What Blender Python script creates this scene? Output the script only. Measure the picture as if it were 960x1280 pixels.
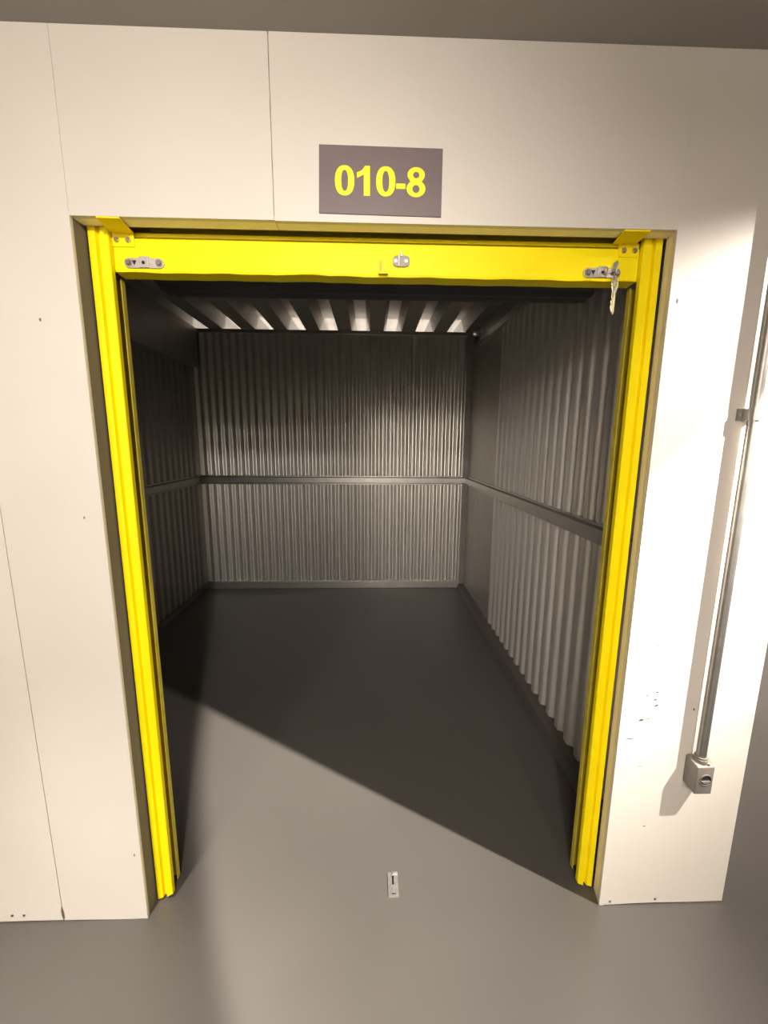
import bpy, bmesh, math, random
from mathutils import Vector, Matrix
random.seed(7)
for o in list(bpy.data.objects): bpy.data.objects.remove(o, do_unlink=True)
SC = bpy.context.scene
COL = SC.collection
# ------------------------------------------------------------------ camera
PITCH, YAW, ROLL = 0.1694, 0.0312, 0.0064
cd = bpy.data.cameras.new('camera'); cam = bpy.data.objects.new('camera', cd); COL.objects.link(cam)
cd.sensor_fit = 'HORIZONTAL'; cd.sensor_width = 36.0; cd.lens = 507.48 / 960 * 36.0
cd.clip_start = 0.02; cd.clip_end = 60
fw = Vector((math.sin(YAW)*math.cos(PITCH), math.cos(YAW)*math.cos(PITCH), -math.sin(PITCH)))
r0 = fw.cross(Vector((0, 0, 1))).normalized(); u0 = r0.cross(fw)
r1 = r0*math.cos(ROLL) + u0*math.sin(ROLL); u1 = -r0*math.sin(ROLL) + u0*math.cos(ROLL)
M = Matrix((r1, u1, -fw)).transposed().to_4x4(); M.translation = Vector((0.7385, -1.1206, 1.5587))
cam.matrix_world = M
SC.camera = cam
# ------------------------------------------------------------------ world, lamps, exposure
SC.view_settings.view_transform = 'Standard'; SC.view_settings.look = 'None'
SC.view_settings.exposure = 0.14; SC.view_settings.gamma = 1.0; SC.view_settings.use_curve_mapping = False
W = bpy.data.worlds.new('world'); SC.world = W; W.use_nodes = True
W.node_tree.nodes['Background'].inputs[0].default_value = (0.75, 0.85, 1.0, 1)
W.node_tree.nodes['Background'].inputs[1].default_value = 0.01
WARM = (1.0, 0.91, 0.83)
def spot(name, loc, aim, power, size_deg, blend, radius, col=WARM):
    l = bpy.data.lights.new(name, 'SPOT'); o = bpy.data.objects.new(name, l); COL.objects.link(o)
    l.energy = power; l.spot_size = math.radians(size_deg); l.spot_blend = blend; l.shadow_soft_size = radius; l.color = col
    o.location = loc; o.rotation_euler = (Vector(aim) - Vector(loc)).to_track_quat('-Z', 'Y').to_euler()
    return o
def point(name, loc, power, radius, col=WARM):
    l = bpy.data.lights.new(name, 'POINT'); o = bpy.data.objects.new(name, l); COL.objects.link(o)
    l.energy = power; l.shadow_soft_size = radius; l.color = col; o.location = loc
    return o
# ceiling lamp to the side of the doorway: shines across the threshold, its cone edge shaped to leave the floor behind the left jamb dark
A = Vector((2.75, -0.76, 2.43))
w0 = Vector((0.026, 0.128, 0)); w1 = Vector((-0.45, 1.45, 0))
n = (w1 - w0).cross(A - w0).normalized()
if n.dot(Vector((1.2, 0.2, 0)) - A) < 0: n = -n
t = ((w0*0.5 + w1*0.5) - A).normalized()
HALF = 52.0
ax = n*math.sin(math.radians(HALF)) + t*math.cos(math.radians(HALF))
def sideways_profile(o, power=1.0, down=False):
    """lamp that throws sideways: intensity grows with the angle away from straight down (sin^2); down: a diffuser facing down (cos)."""
    l = o.data; l.use_nodes = True; nt = l.node_tree; em = nt.nodes['Emission']
    tc = nt.nodes.new('ShaderNodeTexCoord'); dt = nt.nodes.new('ShaderNodeVectorMath'); dt.operation = 'DOT_PRODUCT'
    dt.inputs[1].default_value = o.rotation_euler.to_matrix().inverted() @ Vector((0, 0, 1))
    nt.links.new(tc.outputs['Normal'], dt.inputs[0])
    sq = nt.nodes.new('ShaderNodeMath'); sq.operation = 'MULTIPLY'
    nt.links.new(dt.outputs['Value'], sq.inputs[0]); nt.links.new(dt.outputs['Value'], sq.inputs[1])
    sb = nt.nodes.new('ShaderNodeMath'); sb.operation = 'SUBTRACT'; sb.use_clamp = True
    nt.links.new(sq.outputs[0], sb.inputs[0 if down else 1]); sb.inputs[1 if down else 0].default_value = 0.0 if down else 1.0
    pw = nt.nodes.new('ShaderNodeMath'); pw.operation = 'POWER'; pw.inputs[1].default_value = power
    nt.links.new(sb.outputs[0], pw.inputs[0]); nt.links.new(pw.outputs[0], em.inputs['Strength'])
sideways_profile(spot('lamp_side', A, A + ax, 4900, HALF*2, 0.05, 0.022), 1.7)
# added fill spot at the side lamp's place, brightens the panel with the conduit
spot('fill_side_panel', A, (1.64, 0.0, 1.66), 250, 37, 0.9, 0.022)
# ceiling lamp over the aisle in front of the unit, aimed at the wall beside the door
spot('lamp_aisle', (0.76, -2.0, 2.40), (0.16, 0.0, 1.22), 178, 94, 1.0, 0.06)
# next ceiling lamp down the cross aisle that runs up to the door
sideways_profile(point('lamp_cross_aisle', (1.45, -4.0, 2.40), 140, 0.10), 0.2, True)
sideways_profile(point('lamp_cross_aisle', (-1.2, -5.6, 2.40), 760, 0.35), 0.15, True)
# added fill spot, lifts the floor left of where the side lamp's cone ends
spot('fill_floor', (-0.20, -0.85, 2.42), (-0.10, -0.52, 0.0), 330, 42, 1.0, 0.06)
# lamp in the neighbouring aisle behind the unit
point('lamp_behind', (-0.8, 3.8, 0.5), 260, 0.15)
point('lamp_behind', (1.6, 3.8, 0.5), 260, 0.15)

# ------------------------------------------------------------------ materials
def mat(name, col, rough=0.5, metal=0.0, var=0.0, vscale=6.0, bump=0.0, bscale=60.0, stretch=None, spec=0.5):
    m = bpy.data.materials.new(name); m.use_nodes = True
    nt = m.node_tree; b = nt.nodes['Principled BSDF']
    b.inputs['Base Color'].default_value = (*col, 1); b.inputs['Roughness'].default_value = rough
    b.inputs['Metallic'].default_value = metal; b.inputs['Specular IOR Level'].default_value = spec
    tc = nt.nodes.new('ShaderNodeTexCoord'); mp = nt.nodes.new('ShaderNodeMapping')
    nt.links.new(tc.outputs['Object'], mp.inputs[0])
    if stretch: mp.inputs['Scale'].default_value = stretch
    if var:
        nz = nt.nodes.new('ShaderNodeTexNoise'); nz.inputs['Scale'].default_value = vscale; nz.inputs['Detail'].default_value = 5
        nt.links.new(mp.outputs[0], nz.inputs['Vector'])
        mx = nt.nodes.new('ShaderNodeMix'); mx.data_type = 'RGBA'
        mx.inputs[6].default_value = (*[c*(1-var) for c in col], 1); mx.inputs[7].default_value = (*[min(1, c*(1+var)) for c in col], 1)
        rp = nt.nodes.new('ShaderNodeMapRange'); rp.inputs[1].default_value = 0.3; rp.inputs[2].default_value = 0.7
        nt.links.new(nz.outputs[0], rp.inputs[0]); nt.links.new(rp.outputs[0], mx.inputs[0]); nt.links.new(mx.outputs[2], b.inputs['Base Color'])
        rr = nt.nodes.new('ShaderNodeMapRange'); rr.inputs[3].default_value = max(0.02, rough-0.06); rr.inputs[4].default_value = rough+0.06
        nt.links.new(nz.outputs[0], rr.inputs[0]); nt.links.new(rr.outputs[0], b.inputs['Roughness'])
    if bump:
        nb = nt.nodes.new('ShaderNodeTexNoise'); nb.inputs['Scale'].default_value = bscale; nb.inputs['Detail'].default_value = 4
        nt.links.new(mp.outputs[0], nb.inputs['Vector'])
        bp = nt.nodes.new('ShaderNodeBump'); bp.inputs['Strength'].default_value = bump; bp.inputs['Distance'].default_value = 0.002
        nt.links.new(nb.outputs[0], bp.inputs['Height']); nt.links.new(bp.outputs[0], b.inputs['Normal'])
    return m
def add_marks(m, marks, col, freq=90):
    """Scuffs with a shape of their own: (x, z, half_len, half_h, tilt) in wall metres."""
    nt = m.node_tree; b = nt.nodes['Principled BSDF']
    tc = nt.nodes.new('ShaderNodeTexCoord')
    nz = nt.nodes.new('ShaderNodeTexNoise'); nz.inputs['Scale'].default_value = freq
    nt.links.new(tc.outputs['Object'], nz.inputs['Vector'])
    sep = nt.nodes.new('ShaderNodeSeparateXYZ'); nt.links.new(tc.outputs['Object'], sep.inputs[0])
    def mth(op, a, c):
        q = nt.nodes.new('ShaderNodeMath'); q.operation = op
        for i, v in enumerate((a, c)):
            if isinstance(v, (int, float)): q.inputs[i].default_value = v
            elif v is not None: nt.links.new(v, q.inputs[i])
        return q.outputs[0]
    tot = None
    for (x, z, hl, hh, ti) in marks:
        dx = mth('SUBTRACT', sep.outputs[0], x); dz = mth('SUBTRACT', sep.outputs[2], z)
        c, s = math.cos(ti), math.sin(ti)
        a = mth('ADD', mth('MULTIPLY', dx, c/hl), mth('MULTIPLY', dz, s/hl))
        e = mth('ADD', mth('MULTIPLY', dx, -s/hh), mth('MULTIPLY', dz, c/hh))
        d = mth('ADD', mth('MULTIPLY', a, a), mth('MULTIPLY', e, e))
        k = mth('MAXIMUM', mth('SUBTRACT', 1.0, d), 0.0)
        tot = k if tot is None else mth('MAXIMUM', tot, k)
    f = mth('MULTIPLY', mth('MULTIPLY', tot, nz.outputs[0]), 4.0)
    cl = nt.nodes.new('ShaderNodeClamp'); nt.links.new(f, cl.inputs[0])
    mx = nt.nodes.new('ShaderNodeMix'); mx.data_type = 'RGBA'
    old = b.inputs['Base Color']
    if old.is_linked: nt.links.new(old.links[0].from_socket, mx.inputs[6])
    else: mx.inputs[6].default_value = old.default_value
    mx.inputs[7].default_value = (*col, 1)
    nt.links.new(cl.outputs[0], mx.inputs[0]); nt.links.new(mx.outputs[2], b.inputs['Base Color'])
WHITE = (0.66, 0.615, 0.55)
MW = mat('white_panel', WHITE, 0.42, 0, 0.02, 3, 0.03, 40)
MWR = mat('white_panel_scuffed', WHITE, 0.42, 0, 0.02, 3, 0.03, 40)
add_marks(MWR, [(1.585, 0.705, .010, .004, .25), (1.605, 0.709, .012, .0015, .2), (1.628, 0.755, .008, .0035, .4), (1.622, 0.775, .006, .003, .3), (1.625, 0.80, .006, .0025, 0),
    (1.595, 0.79, .003, .003, 0), (1.555, 0.64, .016, .0018, -.15), (1.61, 0.955, .02, .0015, -.25), (1.62, 1.03, .008, .0015, 0), (1.64, 0.315, .006, .002, 0), (1.795, 0.45, .008, .002, 0),
    (1.845, 0.52, .006, .0015, 0), (1.60, 0.54, .012, .0012, 0), (1.54, 1.93, .004, .008, 0), (1.75, 0.74, .003, .005, 0)], (0.06, 0.05, 0.04))
MWL = mat('white_panel_plain', WHITE, 0.42, 0, 0.02, 3, 0.03, 40)
add_marks(MWL, [(-0.10, 1.86, .004, .005, 0), (-0.05, 1.35, .003, .004, 0), (-0.271, 0.03, .006, .03, 0.05), (-0.02, 0.25, .003, .006, 0)], (0.2, 0.15, 0.11))
MCORE = mat('wall_core', (0.16, 0.14, 0.12), 0.8, 0, 0.05)
MREV = mat('reveal', (0.90, 0.85, 0.77), 0.5, 0, 0.04, 5)
MCAULK = mat('caulk', (0.62, 0.57, 0.50), 0.6, 0, 0.1, 30)
MFLOOR = mat('floor_epoxy', (0.101, 0.093, 0.083), 0.45, 0, 0.05, 1.6, 0.05, 25)
MCEIL = mat('ceiling_paint', (0.36, 0.335, 0.305), 0.8, 0, 0.05, 2)
MDARK = mat('dark_wall', (0.035, 0.035, 0.04), 0.6, 0, 0.1)
MYEL = mat('yellow_paint', (0.95, 0.76, 0.0), 0.5, 0, 0.04, 9, 0.05, 80, None, 0.25)
MYELD = mat('yellow_paint_dark', (0.55, 0.44, 0.04), 0.5, 0, 0.12, 20, 0.05, 80)  # darker yellow for the rear guide parts and one side of the lug
MBAR = mat('yellow_paint_bar', (0.95, 0.78, 0.0), 0.5, 0, 0.03, 6, 0.05, 60, None, 0.25)
add_marks(MBAR, [(0.612, 2.05, .0015, .045, 0.16), (0.27, 2.03, .02, .0012, .15), (0.28, 2.035, .015, .001, -.3), (0.93, 2.06, .01, .001, .1), (1.1, 2.04, .006, .001, .2)], (0.16, 0.11, 0.01), 40)
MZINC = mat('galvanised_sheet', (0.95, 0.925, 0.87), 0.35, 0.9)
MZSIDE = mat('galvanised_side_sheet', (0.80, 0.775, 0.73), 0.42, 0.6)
MZSHADE = mat('shaded_side_sheet', (0.30, 0.285, 0.26), 0.48, 0.6)  # darker copy of the side sheet: the left wall's shade put into the colour
MZFLAT = mat('galvanised_flat', (0.45, 0.435, 0.41), 0.45, 0.8, 0.08, 10, 0.06, 100)
MRAIL = mat('rail_steel', (0.50, 0.49, 0.46), 0.38, 1.0, 0.08, 12)
MDECK = mat('deck_steel', (0.40, 0.39, 0.37), 0.5, 0.7, 0.08, 8)
MROLL = mat('rolled_curtain_shade', (0.05, 0.05, 0.055), 0.6, 0.2, 0.1, 8)  # near-black stands in for the shade on the unlit roll
MCHROME = mat('plated_steel', (0.52, 0.48, 0.45), 0.55, 0.8, 0.12, 60, 0.1, 200)
MLATCH = mat('dull_plated_steel', (0.30, 0.275, 0.25), 0.6, 0.5, 0.15, 60, 0.1, 200)
MSCREW = mat('screw_head', (0.45, 0.42, 0.38), 0.35, 1.0, 0.1, 60)
MBLACK = mat('black_hole', (0.006, 0.006, 0.006), 0.7, 0, 0.05)
MKEY = mat('key_brass', (0.74, 0.66, 0.42), 0.28, 1.0, 0.08, 60)
MSIGN = mat('sign_face', (0.165, 0.125, 0.122), 0.42, 0, 0.03, 8)
MNUM = mat('sign_yellow', (0.92, 0.85, 0.01), 0.5, 0, 0.02, 8)
MPIPE = mat('conduit_steel', (0.32, 0.31, 0.285), 0.38, 0.85, 0.08, 20, 0.04, 100)
MBOX = mat('box_cast_metal', (0.23, 0.21, 0.185), 0.5, 0.35, 0.08, 40, 0.1, 150)
MPLATE = mat('floor_plate_steel', (0.62, 0.60, 0.55), 0.4, 0.8, 0.15, 80)

# ------------------------------------------------------------------ mesh helpers
ROOT = {}
class MB:
    def __init__(s): s.v = []; s.f = []
    def add(s, vs, fs):
        b = len(s.v); s.v += [tuple(v) for v in vs]; s.f += [tuple(i + b for i in f) for f in fs]; return s
    def box(s, x0, x1, y0, y1, z0, z1):
        return s.add([(x0,y0,z0),(x1,y0,z0),(x1,y1,z0),(x0,y1,z0),(x0,y0,z1),(x1,y0,z1),(x1,y1,z1),(x0,y1,z1)],
                     [(0,3,2,1),(4,5,6,7),(0,1,5,4),(1,2,6,5),(2,3,7,6),(3,0,4,7)])
    def prism(s, poly, axis, a, b):
        """poly: 2D points in the two remaining axes (order x,y,z), extruded along axis from a to b."""
        n = len(poly)
        def P(p, w):
            return {'x': (w, p[0], p[1]), 'y': (p[0], w, p[1]), 'z': (p[0], p[1], w)}[axis]
        return s.add([P(p, a) for p in poly] + [P(p, b) for p in poly],
                     [tuple(range(n)), tuple(range(2*n-1, n-1, -1))] + [(i, i+n, (i+1) % n + n, (i+1) % n) for i in range(n)])
    def cyl(s, c, axis, r, a, b, seg=24, r2=None):
        r2 = r if r2 is None else r2
        def P(w, rr, k):
            t = 2*math.pi*k/seg; p, q = rr*math.cos(t), rr*math.sin(t)
            return {'x': (w, c[0]+p, c[1]+q), 'y': (c[0]+p, w, c[1]+q), 'z': (c[0]+p, c[1]+q, w)}[axis]
        return s.add([P(a, r, k) for k in range(seg)] + [P(b, r2, k) for k in range(seg)],
                     [tuple(range(seg)), tuple(range(2*seg-1, seg-1, -1))] + [(i, i+seg, (i+1) % seg + seg, (i+1) % seg) for i in range(seg)])
    def build(s, name, m, parent=None, bevel=0.0, smooth=False, segs=2):
        loc = Vector((0, 0, 0)); q = parent
        while q is not None:
            loc += q.location; q = q.parent
        me = bpy.data.meshes.new(name)
        me.from_pydata([tuple(Vector(v) - loc) for v in s.v], [], s.f)
        bm = bmesh.new(); bm.from_mesh(me); bmesh.ops.recalc_face_normals(bm, faces=bm.faces)
        if bevel:
            es = [e for e in bm.edges if e.is_manifold and e.calc_face_angle(0) > 0.5]
            bmesh.ops.bevel(bm, geom=es, offset=bevel, segments=segs, profile=0.5, affect='EDGES', clamp_overlap=True)
        bm.to_mesh(me); bm.free()
        me.materials.append(m)
        o = bpy.data.objects.new(name, me); COL.objects.link(o)
        if parent is not None: o.parent = parent
        if smooth:
            for p in me.polygons: p.use_smooth = True
            try: me.set_sharp_from_angle(angle=math.radians(40))
            except Exception: pass
        return o
def tag(o, label, cat, group=None):
    o['label'] = label; o['category'] = cat
    if group: o['group'] = group
    return o
def struct(o): o['kind'] = 'structure'; return o
def thing(name, loc, label, cat, group=None):
    o = bpy.data.objects.new(name, None); COL.objects.link(o); o.location = loc; o.empty_display_size = 0.1
    return tag(o, label, cat, group)
def box(*a): return MB().box(*a)

# ------------------------------------------------------------------ dimensions (metres)
OW, OH = 1.519, 2.10            # door opening in the white wall
ZC = 2.495                      # aisle ceiling
XL, XR, YB, ZT = -1.043, 1.741, 3.11, 2.634
XE = 1.951                      # free end of the white wall
YO = -6.5                       # wall across the aisle

# ------------------------------------------------------------------ shell of the aisle
struct(box(-4.5, 6.0, YO-0.2, 6.2, -0.15, 0.0).build('floor', MFLOOR))
struct(box(-4.5, 6.0, YO-0.2, 0.03, ZC, ZC+0.12).build('ceiling', MCEIL))
struct(box(-4.5, 6.0, YO-0.1, YO, 0, ZC).build('wall_opposite', MW))
struct(box(-4.5, -4.4, YO, 0.0, 0, ZC).build('wall_aisle_end', MW))
struct(box(5.0, 5.1, YO, 4.6, 0, ZC).build('wall_far_side', MDARK))
struct(box(XE+0.001, 5.0, 4.5, 4.6, 0, ZC+0.4).build('wall_passage', MDARK))
struct(box(XE, 5.1, 0.03, 4.6, ZC, ZC+0.12).build('ceiling_passage', MCEIL))

# white wall: dark core, panels in front of it
core = MB()
core.box(-4.5, 0.0, 0.012, 0.06, 0.0, ZC+0.3)
core.box(1.532, XE-0.004, 0.012, 0.06, 0.0, ZC+0.3)
core.box(0.0, 1.532, 0.012, 0.06, OH+0.004, ZC+0.3)
core.box(XR+0.045, XE-0.006, 0.06, 4.6, 0, ZC+0.3)
wall_front = struct(core.build('wall_front', MCORE))
g = 0.0012
def panel(x0, x1, z0, z1, m=MW, bottom=None, ga=0.0012, gb=0.0012, bev=0.0012):
    if bottom is None:
        return box(x0+ga, x1-gb, 0.0, 0.013, z0, z1).build('panel', m, wall_front, bev)
    k = 24; top = [(x1-gb, z1), (x0+ga, z1)]
    poly = [(x0+ga + (x1-x0-ga-gb)*i/k, bottom(i/k)) for i in range(k+1)] + top
    return MB().prism(poly, 'y', 0.0, 0.013).build('panel', m, wall_front, bev)
panel(-4.4, -1.25, 0.004, ZC)
panel(-1.25, -0.271, 0.003, ZC, MWL, lambda s: 0.003 + 0.0015*math.sin(9*s))
panel(-0.271, 0.0, 0.002, ZC, MWL, lambda s: 0.002 + 0.0015*math.sin(5*s+1), gb=0.0003, bev=0.0005)
panel(0.0, 0.497, OH, ZC, ga=0.0003, bev=0.0006)
panel(0.497, OW, OH-0.0015, ZC, gb=0.0001, bev=0.0003)
panel(OW, XE, 0.003, ZC, MWR, lambda s: 0.003 + 0.004*max(0, math.sin(5*s-0.7))*(1-s) + 0.002*s, ga=0.0001, bev=0.0003)
# end return of the wall, folded round the corner
box(XE-0.006, XE, 0.013, 4.5, 0.003, ZC).build('end_panel', MW, wall_front)
# soft bead in the seam above the door
bead = MB(); pr = []
for i in range(15):
    z = OH + 0.002 + (ZC-OH-0.004)*i/14; pr.append((0.497 + 0.0012*math.sin(i*1.7), z))
for i in range(14):
    (xa, za), (xb, zb) = pr[i], pr[i+1]
    bead.add([(xa-.0016, .003, za), (xa, -.0008, za), (xa+.0016, .003, za), (xb-.0016, .003, zb), (xb, -.0008, zb), (xb+.0016, .003, zb)], [(0,1,4,3),(1,2,5,4)])
bead.build('caulk_bead', MCAULK, wall_front, smooth=True)
# reveals
RD = 0.055
rv = MB().add([(0,0.001,0),(-0.003,RD,0),(-0.003,RD,OH+.004),(0,0.001,OH),(-.012,0.001,0),(-.012,RD,0),(-.012,RD,OH+.004),(-.012,0.001,OH)], [(0,1,2,3),(4,5,6,7),(0,1,5,4),(3,2,6,7),(1,2,6,5),(0,3,7,4)])
rv.build('reveal', MREV, wall_front)
rv = MB().add([(OW,0.001,0),(1.530,RD,0),(1.530,RD,OH+.004),(OW,0.001,OH),(1.535,0.001,0),(1.535,RD,0),(1.535,RD,OH+.004),(1.535,0.001,OH)], [(0,1,2,3),(4,5,6,7),(0,1,5,4),(3,2,6,7),(1,2,6,5),(0,3,7,4)])
rv.build('reveal', MREV, wall_front)
for xa, xb in ((-0.003, 0.4962), (0.4978, 1.530)):
    MB().add([(xa,0.001,OH),(xb,0.001,OH-(0 if xb < 1 else .0015)),(xb,RD,OH+.003),(xa,RD,OH+.003),(xa,0.001,OH+.01),(xb,0.001,OH+.01),(xb,RD,OH+.012),(xa,RD,OH+.012)],
             [(0,1,2,3),(4,5,6,7),(0,1,5,4),(1,2,6,5),(2,3,7,6),(3,0,4,7)]).build('reveal', MREV, wall_front)
for x, z in ((-0.395, 0.028), (-0.432, 0.029), (1.555, 0.017), (1.712, 0.022)):
    MB().cyl((x, z), 'y', 0.0045, -0.0015, 0.004, 10).build('rivet', MSCREW, wall_front)

# ------------------------------------------------------------------ storage unit interior
PIT, DEP = 0.0762, 0.0105
def corrugated(u0, u1, z0, z1, f, pit=PIT, amp=DEP, broad=0.0):
    """sinusoidal sheet; f(u, d, z) -> world."""
    b = MB(); n = int((u1-u0)/pit*16); th = 0.0012
    rows = []
    for i in range(n+1):
        u = u0 + (u1-u0)*i/n; c = math.cos(2*math.pi*(u-u0)/pit); d = amp*(c if not broad else math.tanh(2.0*(c+broad))/math.tanh(2.0*(1+broad)))
        rows.append((u, d))
    vs = []
    for u, d in rows: vs += [f(u, d, z0), f(u, d, z1), f(u, d+th*0-0.02, z0), f(u, d-0.02, z1)]
    fs = []
    for i in range(n):
        a, c = 4*i, 4*i+4
        fs += [(a, c, c+1, a+1), (a+2, a+3, c+3, c+2), (a, a+2, c+2, c), (a+1, c+1, c+3, a+3)]
    fs += [(0, 1, 3, 2), (4*n, 4*n+2, 4*n+3, 4*n+1)]
    return b.add(vs, fs)
ZR0, ZR1, PR = 1.138, 1.205, 0.03
fb = lambda u, d, z: (u, YB - d, z)
fr = lambda u, d, z: (XR - d, u, z)
fl = lambda u, d, z: (XL + d, u, z)
# back wall
wb = struct(box(XL-0.05, XR+0.05, YB+0.03, YB+0.05, 0, ZT-0.02).build('wall_back', MZFLAT))
corrugated(XL+0.03, XR-0.062, 0.075, ZR0+0.01, fb).build('corrugated_sheet', MZINC, wb, smooth=True)
corrugated(XL+0.03, XR-0.062, ZR1-0.01, ZT-0.03, fb).build('corrugated_sheet', MZINC, wb, smooth=True)
def hat(a, b, f, z0, z1, d):
    prof = [(0, z0-0.012), (0.012, z0-0.012), (0.012, z0), (d, z0+0.008), (d, z1-0.008), (0.012, z1), (0.012, z1+0.012), (0, z1+0.012)]
    n = len(prof)
    return MB().add([f(a, p[0], p[1]) for p in prof] + [f(b, p[0], p[1]) for p in prof], [tuple(range(n)), tuple(range(2*n-1, n-1, -1))] + [(i, i+n, (i+1) % n + n, (i+1) % n) for i in range(n)])
hat(XL+0.02, XR-0.02, lambda u, d, z: (u, YB-0.003-d, z), ZR0, ZR1, PR).build('wall_rail', MRAIL, wb)
box(XL+0.02, XR-0.05, YB-0.02, YB+0.03, 0.0, 0.08).build('base_channel', MZFLAT, wb, 0.003)
box(XL, XR, YB-0.022, YB+0.03, ZT-0.035, ZT).build('top_channel', MRAIL, wb, 0.003)
MB().prism([(XR-0.068, YB+0.02), (XR-0.068, YB-0.012), (XR-0.055, YB-0.016), (XR-0.004, YB-0.05), (XR+0.01, YB-0.05), (XR+0.01, YB+0.02)], 'z', 0.0, ZT-0.03).build('corner_trim', MZFLAT, wb, 0.002)
MB().prism([(XL-0.01, YB+0.02), (XL-0.01, YB-0.05), (XL+0.01, YB-0.05), (XL+0.035, YB-0.012), (XL+0.035, YB+0.02)], 'z', 0.0, ZT-0.03).build('corner_trim', MZFLAT, wb, 0.002)
# right wall: corrugated near the door, flat panel towards the back
YF = 2.12; ZTR = 2.45
wr = struct(box(XR+0.02, XR+0.04, 0.06, YB+0.05, 0, ZT).build('wall_right', MZFLAT))
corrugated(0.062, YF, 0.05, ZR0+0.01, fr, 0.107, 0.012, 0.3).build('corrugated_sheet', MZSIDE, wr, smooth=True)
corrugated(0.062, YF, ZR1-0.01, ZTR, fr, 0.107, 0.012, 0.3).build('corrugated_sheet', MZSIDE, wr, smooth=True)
box(XR-0.006, XR+0.02, YF-0.01, YB-0.04, 0.04, ZTR).build('flat_panel', MZFLAT, wr, 0.002)
hat(0.062, YB-0.03, lambda u, d, z: (XR-0.003-d, u, z), ZR0, ZR1, PR).build('wall_rail', MRAIL, wr)
box(XR-0.028, XR+0.02, 0.062, YB-0.03, ZTR-0.02, ZTR+0.03).build('top_channel', MRAIL, wr, 0.003)
MB().prism([(XR-0.075, 0.0), (XR-0.06, 0.045), (XR+0.02, 0.06), (XR+0.02, 0.0)], 'y', 0.062, YB-0.03).build('base_channel', MFLOOR, wr)
# left wall
wl = struct(box(XL-0.04, XL-0.02, 0.06, YB+0.05, 0, ZT).build('wall_left', MZFLAT))
corrugated(0.062, YB-0.06, 0.05, ZR0+0.01, fl, 0.107, 0.012, 0.3).build('corrugated_sheet', MZSHADE, wl, smooth=True)
corrugated(0.062, YB-0.06, ZR1-0.01, ZT-0.02, fl, 0.107, 0.012, 0.3).build('corrugated_sheet', MZSHADE, wl, smooth=True)
hat(0.062, YB-0.03, lambda u, d, z: (XL+0.003+d, u, z), ZR0, ZR1, PR).build('wall_rail', MZSHADE, wl)
box(XL-0.02, XL+0.02, 0.062, YB-0.03, 0.0, 0.06).build('base_channel', MFLOOR, wl)
# boxed duct under the roof deck, along the left wall
duct = thing('ceiling_duct', (XL+0.04, 2.2, 2.27), 'boxed grey steel duct hung under the ribbed deck along the unlit wall', 'duct')
box(XL+0.005, XL+0.093, 0.5, YB-0.026, 2.272, ZT).build('casing', MZFLAT, duct, 0.002)
box(XL+0.085, XL+0.10, 0.5, YB-0.026, 2.262, 2.274).build('bottom_lip', MRAIL, duct)
# ribbed steel deck: ribs run from the door to the back and on over the next aisle
pitch = 0.3125; x = -0.93 - 4*pitch; prof = []
zl, zh = ZT+0.003, ZT+0.118
while x < 2.6:
    prof += [(x-0.09, zl), (x-0.052, zh), (x+0.052, zh), (x+0.09, zl)]
    x += pitch
n = len(prof); dk = MB()
dk.add([(p[0], 0.06, p[1]) for p in prof] + [(p[0], 6.0, p[1]) for p in prof] + [(p[0], 0.06, zh+0.06) for p in prof] + [(p[0], 6.0, zh+0.06) for p in prof],
       [(i, i+1, i+1+n, i+n) for i in range(n-1)] + [(i+2*n, i+3*n, i+1+3*n, i+1+2*n) for i in range(n-1)] + [(i, i+2*n, i+1+2*n, i+1) for i in range(n-1)] + [(i+n, i+1+n, i+1+3*n, i+3*n) for i in range(n-1)] + [(0, n, 3*n, 2*n), (n-1, 3*n-1, 4*n-1, 2*n-1)])
struct(dk.build('ceiling_deck', MDECK))
# neighbouring aisle behind
struct(box(-2.6, XE, 6.0, 6.1, 0, ZT+0.2).build('wall_behind', MW))
struct(box(-2.7, -2.6, YB+0.05, 6.1, 0, ZT+0.2).build('wall_behind_side', MW))
struct(box(XR+0.06, XE-0.006, 4.6, 6.1, 0, ZT+0.2).build('wall_behind_end', MW))

# ------------------------------------------------------------------ roller door
door = thing('roller_door', (0.76, 0.12, 2.0), 'rolled-up yellow roller door hanging at the head of the doorway', 'roller door')
# bottom rail: folded sheet with slightly dented lower edge
br = MB(); N = 60; x0, x1 = 0.0555, 1.472
def dent(x): return 0.0012*math.sin(x*23) + 0.0012*math.sin(x*57+1) + (0.003 if 0.5 < x < 0.62 else 0)
secs = []
for i in range(N+1):
    xx = x0 + (x1-x0)*i/N; dz = dent(xx)
    secs.append([(xx, .100, 2.086), (xx, .078, 2.086), (xx, .075, 2.083), (xx, .075, 2.008+dz*.3), (xx, .077, 2.003+dz*.6), (xx, .119, 2.0005+dz*.4), (xx, .119, 2.0035), (xx, .100, 2.0045)])
k = len(secs[0]); vs = [v for s in secs for v in s]; fs = []
for i in range(N):
    for j in range(k): fs.append((i*k+j, i*k+(j+1) % k, (i+1)*k+(j+1) % k, (i+1)*k+j))
fs += [tuple(range(k)), tuple(range(N*k+k-1, N*k-1, -1))]
bar = br.add(vs, fs).build('bottom_rail', MBAR, door)
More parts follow.
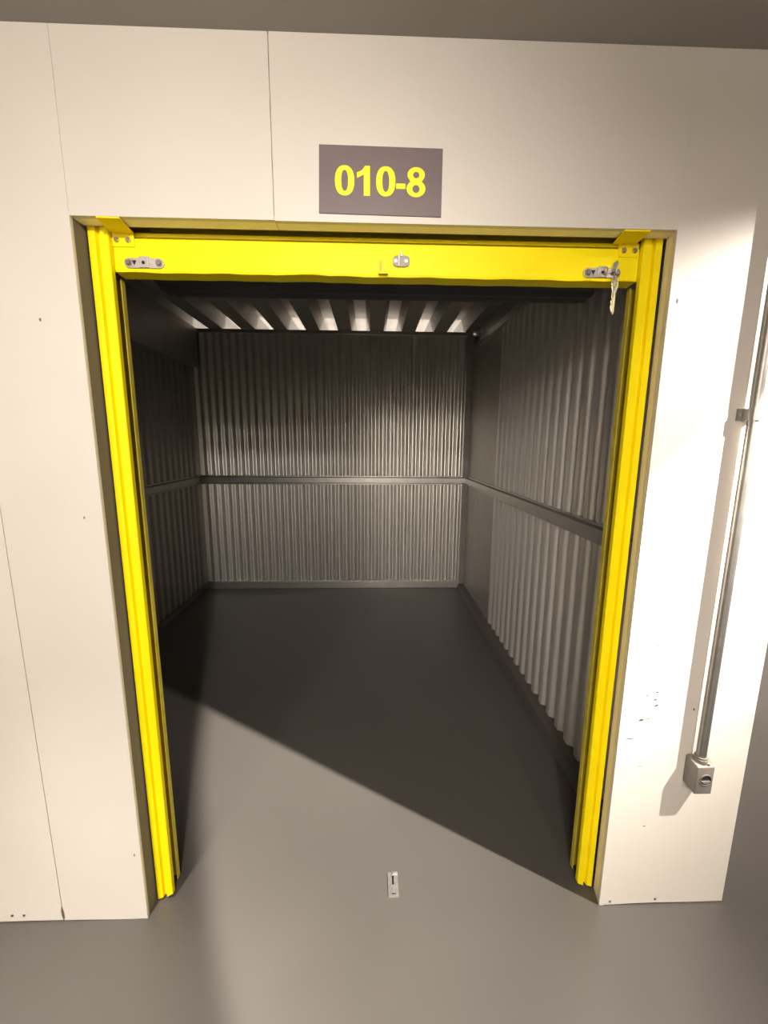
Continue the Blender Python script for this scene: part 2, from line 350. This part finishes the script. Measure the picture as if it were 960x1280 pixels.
# curtain rising behind the rail and onto the roll
cv = []
for (yy, zz) in ((.108, 2.02), (.108, 2.089), (.080, 2.0905), (.079, 2.0995), (.108, 2.103), (.125, 2.15), (.15, 2.2), (.188, 2.27)): cv.append((yy, zz))
MB().prism(cv + [(y+0.003, z+0.001) for y, z in reversed(cv)], 'x', 0.0565, 1.471).build('curtain', MYEL, door)
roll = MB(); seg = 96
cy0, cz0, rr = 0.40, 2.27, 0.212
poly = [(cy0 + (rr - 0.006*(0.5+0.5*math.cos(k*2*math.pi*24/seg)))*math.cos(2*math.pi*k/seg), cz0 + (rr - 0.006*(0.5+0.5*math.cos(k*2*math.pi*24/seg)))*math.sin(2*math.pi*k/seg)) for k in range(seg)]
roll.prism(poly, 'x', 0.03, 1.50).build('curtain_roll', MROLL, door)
MB().cyl((cy0, cz0), 'x', 0.03, -0.06, 1.59, 20).build('axle', MRAIL, door)
for xa in (-0.075, 1.585):
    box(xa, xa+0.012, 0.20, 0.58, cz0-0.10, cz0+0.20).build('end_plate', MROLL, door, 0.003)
# stop brackets with two bolts each
def bracket(s):
    X = (lambda v: v) if s > 0 else (lambda v: 1.5245 - v)
    b = MB()
    b.box(min(X(.0565), X(.113)), max(X(.0565), X(.113)), .0715, .0755, 2.063, 2.0975)
    pl = [(X(.0565), .0755), (X(.113), .0755), (X(.121), -.002), (X(.066), -.004)] if s > 0 else [(1.394, .0755), (1.458, .0755), (1.451, .002), (1.384, .003)]
    b.prism(pl, 'z', 2.0945, 2.0985)
    o = b.build('stop_bracket', MYEL, door, 0.0008)
    for xx in (.069, .099):
        MB().cyl((X(xx), 2.079), 'y', .0068, .0675, .072, 8, ).cyl((X(xx), 2.079), 'y', .0052, .0655, .068, 8, .0058).build('bolt', MSCREW, o)
    return o
bracket(1); bracket(-1)
# side locks: plate with raised boss, two screws, keyhole
def side_lock(xc, zc, w, tilt):
    c, s = math.cos(tilt), math.sin(tilt)
    def rot(p): return (xc + p[0]*c - p[1]*s, zc + p[0]*s + p[1]*c)
    h = w/2; pl = []
    for k in range(9): t = -math.pi/2 + math.pi*k/8; pl.append((h-.0125 + .0125*math.cos(t), .0125*math.sin(t)))
    pl += [(.018, .0125), (.013, .017), (-.010, .017), (-.015, .0125)]
    for k in range(9): t = math.pi/2 + math.pi*k/8; pl.append((-h+.0125 + .0125*math.cos(t), .0125*math.sin(t)))
    o = MB().prism([rot(p) for p in pl], 'y', .0705, .0755).build('lock_plate', MCHROME, door, 0.0012)
    b = rot((0, 0))
    MB().prism([rot(p) for p in ((-.013, -.0115), (.013, -.0115), (.013, .0115), (-.013, .0115))], 'y', .0675, .071).build('boss', MCHROME, o, 0.001)
    MB().cyl(b, 'y', .0045, .0668, .0685, 14).build('keyhole', MBLACK, o)
    for e in (-h+.0125, h-.0125):
        q = rot((e, 0)); MB().cyl(q, 'y', .0085, .0675, .071, 16, ).cyl(q, 'y', .0055, .0645, .068, 16, .0075).build('screw', MSCREW, o)
    MB().prism([rot(p) for p in ((-.031, .006), (-.019, .006), (-.025, -.006))], 'y', .0697, .0707).build('arrow_mark', MBLACK, o)
    return o
side_lock(0.1345, 2.024, 0.104, 0.0)
lockr = side_lock(1.371, 2.022, 0.104, 0.0)
# latch plate and lift lug in the middle
pl = []
for k in range(20):
    t = 2*math.pi*k/20; pl.append((0.818 + math.copysign(abs(math.cos(t))**.6, math.cos(t))*.0225, 2.0415 + math.copysign(abs(math.sin(t))**.6, math.sin(t))*.0145))
lp = MB().prism(pl, 'y', .0705, .0755).build('latch_plate', MLATCH, door, 0.001)
box(.8095, .8135, .0655, .071, 2.028, 2.0555).build('latch_rib', MCHROME, lp, 0.0006)
box(.8165, .8205, .0675, .0755, 2.052, 2.063).build('latch_pin', MSCREW, lp, 0.0006)
for xx in (.803, .831): MB().cyl((xx, 2.041), 'y', .0042, .0685, .071, 12).build('screw', MSCREW, lp)
lug = MB().box(.7565, .7595, .0635, .0755, 2.0095, 2.044); lug.box(.7595, .782, .0705, .0755, 2.0095, 2.043); lug.box(.7565, .782, .0625, .0755, 2.0065, 2.0105)
lug.build('lift_lug', MYEL, door, 0.0008)
box(.7605, .7665, .0698, .0708, 2.0115, 2.040).build('lug_dark_side', MYELD, door)  # darker strip added for contrast: the lug's dark side put into the colour
# guide rails
def guide(s, label):
    X = (lambda v: v) if s > 0 else (lambda v: 1.5275 - v)
    o = thing('guide_rail', (X(0.028), 0.09, 0.0), label, 'door guide', 'yellow guide rails of the doorway')
    prof = [(.0045, .110), (.0045, .057), (.006, .055), (.024, .0555), (.027, .0665), (.032, .0665), (.036, .0565), (.054, .0570), (.056, .059), (.056, .073), (.053, .073), (.053, .070), (.0075, .070), (.0075, .110)]
    n = len(prof); ztop = 2.0965 + 0.012
    rng = random.Random(3 if s > 0 else 5)
    def zb(p): return 0.0 if p[0] < .003 else max(0.0, (p[0])*0.30) + rng.uniform(0, .006)
    vb = [(X(p[0]), p[1], zb(p)) for p in prof]; vt = [(X(p[0]), p[1], ztop) for p in prof]
    MB().add(vb + vt, [tuple(range(n)), tuple(range(2*n-1, n-1, -1))] + [(i, i+n, (i+1) % n + n, (i+1) % n) for i in range(n)]).build('front_channel', MYEL, o)
    prof = [(.006, .130), (.047, .130), (.047, .114), (.044, .114), (.044, .127), (.006, .127)]
    MB().prism([(X(a), b) for a, b in prof], 'z', 0.012, 2.0) .build('rear_flange', MYELD, o)
    box(min(X(.006), X(-.02)), max(X(.006), X(-.02)), .104, .128, 0.0, 2.1).build('mounting_angle', MYELD, o)
    return o
guide(1, 'yellow steel door guide rail at the doorway side away from the conduit')
guide(-1, 'yellow steel door guide rail at the doorway side nearest the conduit')
# keys hanging from the lock near the conduit
key = thing('key', (1.392, 0.06, 2.02), 'bunch of small brass keys hanging from the lock of the yellow door', 'keys')
def ring(cx, cy, cz, R, r, rx, name, m):
    b = MB(); S, T = 24, 8; vs = []; fs = []
    for i in range(S):
        a = 2*math.pi*i/S
        for j in range(T):
            e = 2*math.pi*j/T; d = R + r*math.cos(e)
            p = Matrix.Rotation(rx, 3, 'Z') @ Vector((d*math.cos(a), r*math.sin(e), d*math.sin(a)))
            vs.append((cx+p.x, cy+p.y, cz+p.z))
    for i in range(S):
        for j in range(T): fs.append((i*T+j, ((i+1) % S)*T+j, ((i+1) % S)*T+(j+1) % T, i*T+(j+1) % T))
    return b.add(vs, fs).build(name, m, key, smooth=True)
ring(1.397, .058, 2.008, .017, .0013, 1.15, 'key_ring', MSCREW)
box(1.372, 1.375, .048, .069, 2.016, 2.026).build('inserted_blade', MKEY, key)
MB().prism([(1.389, 2.020), (1.393, 2.041), (1.402, 2.048), (1.407, 2.041), (1.401, 2.018)], 'y', .055, .058).build('inserted_bow', MSCREW, key, .0006)
def keyblade(dx, dy, ang, top):
    base = [(-.009, 0), (-.011, -.012), (-.006, -.023), (-.0045, -.026), (-.0045, -.038), (-.002, -.042), (-.0045, -.046), (-.0025, -.051), (-.0045, -.056), (-.002, -.062), (.0015, -.069), (.0048, -.064), (.0048, -.026), (.006, -.023), (.011, -.012), (.009, 0), (.004, .004), (-.004, .004)]
    c, s = math.cos(ang), math.sin(ang)
    MB().prism([(1.399+dx + (p[0]*c - p[1]*s)*.8, top + (p[0]*s + p[1]*c)*1.28) for p in base], 'y', .052+dy, .0545+dy).build('key_blade', MKEY, key, .0005)
keyblade(0, 0, -.09, 2.003); keyblade(.003, .004, -.02, 1.999)

# ------------------------------------------------------------------ sign
sign = thing('unit_sign', (0.76, -0.001, 2.115), 'dark taupe number sign with yellow digits 010-8 above the door', 'sign')
sv = [(0.608, 2.117), (0.911, 2.114), (0.911, 2.264), (0.611, 2.266)]
MB().prism(sv, 'y', -0.0035, 0.0005).build('plate', MSIGN, sign, 0.0004)
def glyph(ch, xc, zc, h):
    cu = bpy.data.curves.new('numeral', 'CURVE'); cu.dimensions = '2D'; cu.fill_mode = 'BOTH'; cu.extrude = 0.0005
    def loop(pts):
        s = cu.splines.new('POLY'); s.points.add(len(pts)-1); s.use_cyclic_u = True
        for p, q in zip(s.points, pts): p.co = (q[0]*h, q[1]*h, 0, 1)
    def sup(cx, cy, a, b, e=2.0, n=48):
        return [(cx + a*math.copysign(abs(math.cos(2*math.pi*k/n))**(2/e), math.cos(2*math.pi*k/n)), cy + b*math.copysign(abs(math.sin(2*math.pi*k/n))**(2/e), math.sin(2*math.pi*k/n))) for k in range(n)]
    if ch == '0': loop(sup(0, 0, .36, .50, 2.3)); loop(sup(0, 0, .125, .345, 2.3))
    if ch == '1': loop([(.25, -.49), (.25, .50), (.06, .50), (.01, .42), (-.09, .335), (-.24, .275), (-.24, .095), (-.10, .145), (.015, .215), (.015, -.49)])
    if ch == '-': loop([(-.175, -.235), (.175, -.235), (.175, -.055), (-.175, -.055)])
    if ch == '8':
        R = []
        for k in range(33): t = math.radians(-42 + 264*k/32); R.append((.325*math.cos(t), .245 + .255*math.sin(t)))
        for k in range(33): t = math.radians(128 + 284*k/32); R.append((.355*math.cos(t), -.215 + .285*math.sin(t)))
        loop(R); loop(sup(0, .24, .112, .105, 2.1)); loop(sup(0, -.225, .13, .13, 2.1))
    to = bpy.data.objects.new('tmp', cu); COL.objects.link(to)
    me = bpy.data.meshes.new_from_object(to.evaluated_get(bpy.context.evaluated_depsgraph_get()))
    bpy.data.objects.remove(to, do_unlink=True)
    me.transform(Matrix.Translation(Vector((xc, -0.0041, zc)) - sign.location) @ Matrix.Rotation(math.pi/2, 4, 'X'))
    me.name = 'numeral'; me.materials.clear(); me.materials.append(MNUM)
    o = bpy.data.objects.new('numeral', me); COL.objects.link(o); o.parent = sign
for ch, xc in (('0', .672), ('1', .7175), ('0', .7725), ('-', .8095), ('8', .8470)): glyph(ch, xc, 2.189, 0.066)

# ------------------------------------------------------------------ conduit and box at the wall end
CX, CY, CR = 1.774, -0.023, 0.0138
con = thing('conduit', (CX, CY, 0.58), 'grey steel conduit pipe running up the white wall beside the door', 'conduit')
MB().cyl((CX, CY), 'z', CR, 0.582, ZC-0.001, 24).build('pipe', MPIPE, con, smooth=True)
def saddle(z):
    b = MB(); prof = []
    for k in range(13): t = math.pi*k/12; prof.append((CX + (CR+.0036)*math.cos(t), CY - (CR+.0036)*math.sin(t)))
    outer = [(CX+.030, -.004), (CX+CR+.0036, -.004)] + prof + [(CX-CR-.0036, -.004), (CX-.030, -.004)]
    pol = outer + [(CX-.030, 0.0), (CX+.030, 0.0)]
    o = b.prism(pol, 'z', z-.016, z+.016).build('saddle_clamp', MPIPE, con)
    for d in (-.024, .024): MB().cyl((CX+d, z), 'y', .0038, -.0065, -.003, 10).build('screw', MSCREW, o)
saddle(1.640)
jb = thing('junction_box', (CX, -0.02, 0.474), 'small cast grey junction box at the foot of the conduit', 'electrical box')
bx0, bx1, bz0, bz1, by = 1.746, 1.806, 0.474, 0.578, -0.047
b = MB()
ci = .006
fr4 = [(bx0+ci*.4, bz0+.004), (bx1-ci*.4, bz0+.004), (bx1-ci*.4, bz1-.004), (bx0+ci*.4, bz1-.004)]
bk4 = [(bx0-.001, bz0+.016), (bx1+.001, bz0+.016), (bx1+.001, bz1+.006), (bx0-.001, bz1+.006)]
b.add([(x, 0.0, z) for x, z in bk4] + [(x, -.016, z) for x, z in ((bx0-.001, bz0+.010), (bx1+.001, bz0+.010), (bx1+.001, bz1+.005), (bx0-.001, bz1+.005))] + [(x, by, z) for x, z in fr4],
      [(3,2,1,0), (0,1,5,4), (1,2,6,5), (2,3,7,6), (3,0,4,7), (4,5,9,8), (5,6,10,9), (6,7,11,10), (7,4,8,11), (8,9,10,11)])
body = b.build('body', MBOX, jb, 0.004, smooth=True, segs=3)
MB().cyl((CX, CY), 'z', .019, .570, .590, 24).cyl((CX, CY), 'z', .0172, .588, .597, 24).build('collar', MBOX, jb, 0.0008)
MB().cyl((CX+.012, -.038), 'z', .006, .576, .582, 12).build('set_screw', MKEY, jb)
hole = MB().cyl((CX+.004, .530), 'y', .0165, by-.0006, by+.004, 28).build('knockout', MBLACK, jb)
rim = MB(); S = 28
vs = []; fs = []
for k in range(S):
    t = 2*math.pi*k/S
    for r_, y_ in ((.0165, by+.001), (.0195, by+.001), (.0188, by-.0024), (.0168, by-.0024)): vs.append((CX+.004+r_*math.cos(t), y_, .530+r_*math.sin(t)))
for k in range(S):
    for j in range(4): fs.append((k*4+j, k*4+(j+1) % 4, ((k+1) % S)*4+(j+1) % 4, ((k+1) % S)*4+j))
rim.add(vs, fs).build('knockout_rim', MBOX, jb, smooth=True)
pl = [(CX+.004+.0135*math.cos(math.pi+math.pi*k/12), .530-.002+.0085*math.sin(math.pi+math.pi*k/12)) for k in range(13)]
MB().prism(pl, 'y', by-.003, by-.0004).build('blanking_tab', MCHROME, jb)

# ------------------------------------------------------------------ strike plate on the floor
sp = thing('strike_plate', (0.817, 0.084, 0.0), 'small slotted steel strike plate fixed to the grey floor in the doorway', 'strike plate')
q = MB(); x0, x1, y0, y1, h = .799, .835, .043, .125, .0028
xs0, xs1, ys0, ys1 = .8135, .8205, .083, .114
for a in ((x0, xs0, y0, y1), (xs1, x1, y0, y1), (xs0, xs1, y0, ys0), (xs0, xs1, ys1, y1)): q.box(a[0], a[1], a[2], a[3], 0, h)
q.build('plate', MPLATE, sp)
box(xs0, xs1, ys0, ys1, 0.0, 0.0006).build('slot', MBLACK, sp)
box(.811, .826, .051, .0545, h-.0005, h+.0004).build('mark', MBLACK, sp)
box(.816, .834, .117, .1255, h-.0005, h+.003).build('raised_end', MCHROME, sp, .0008)
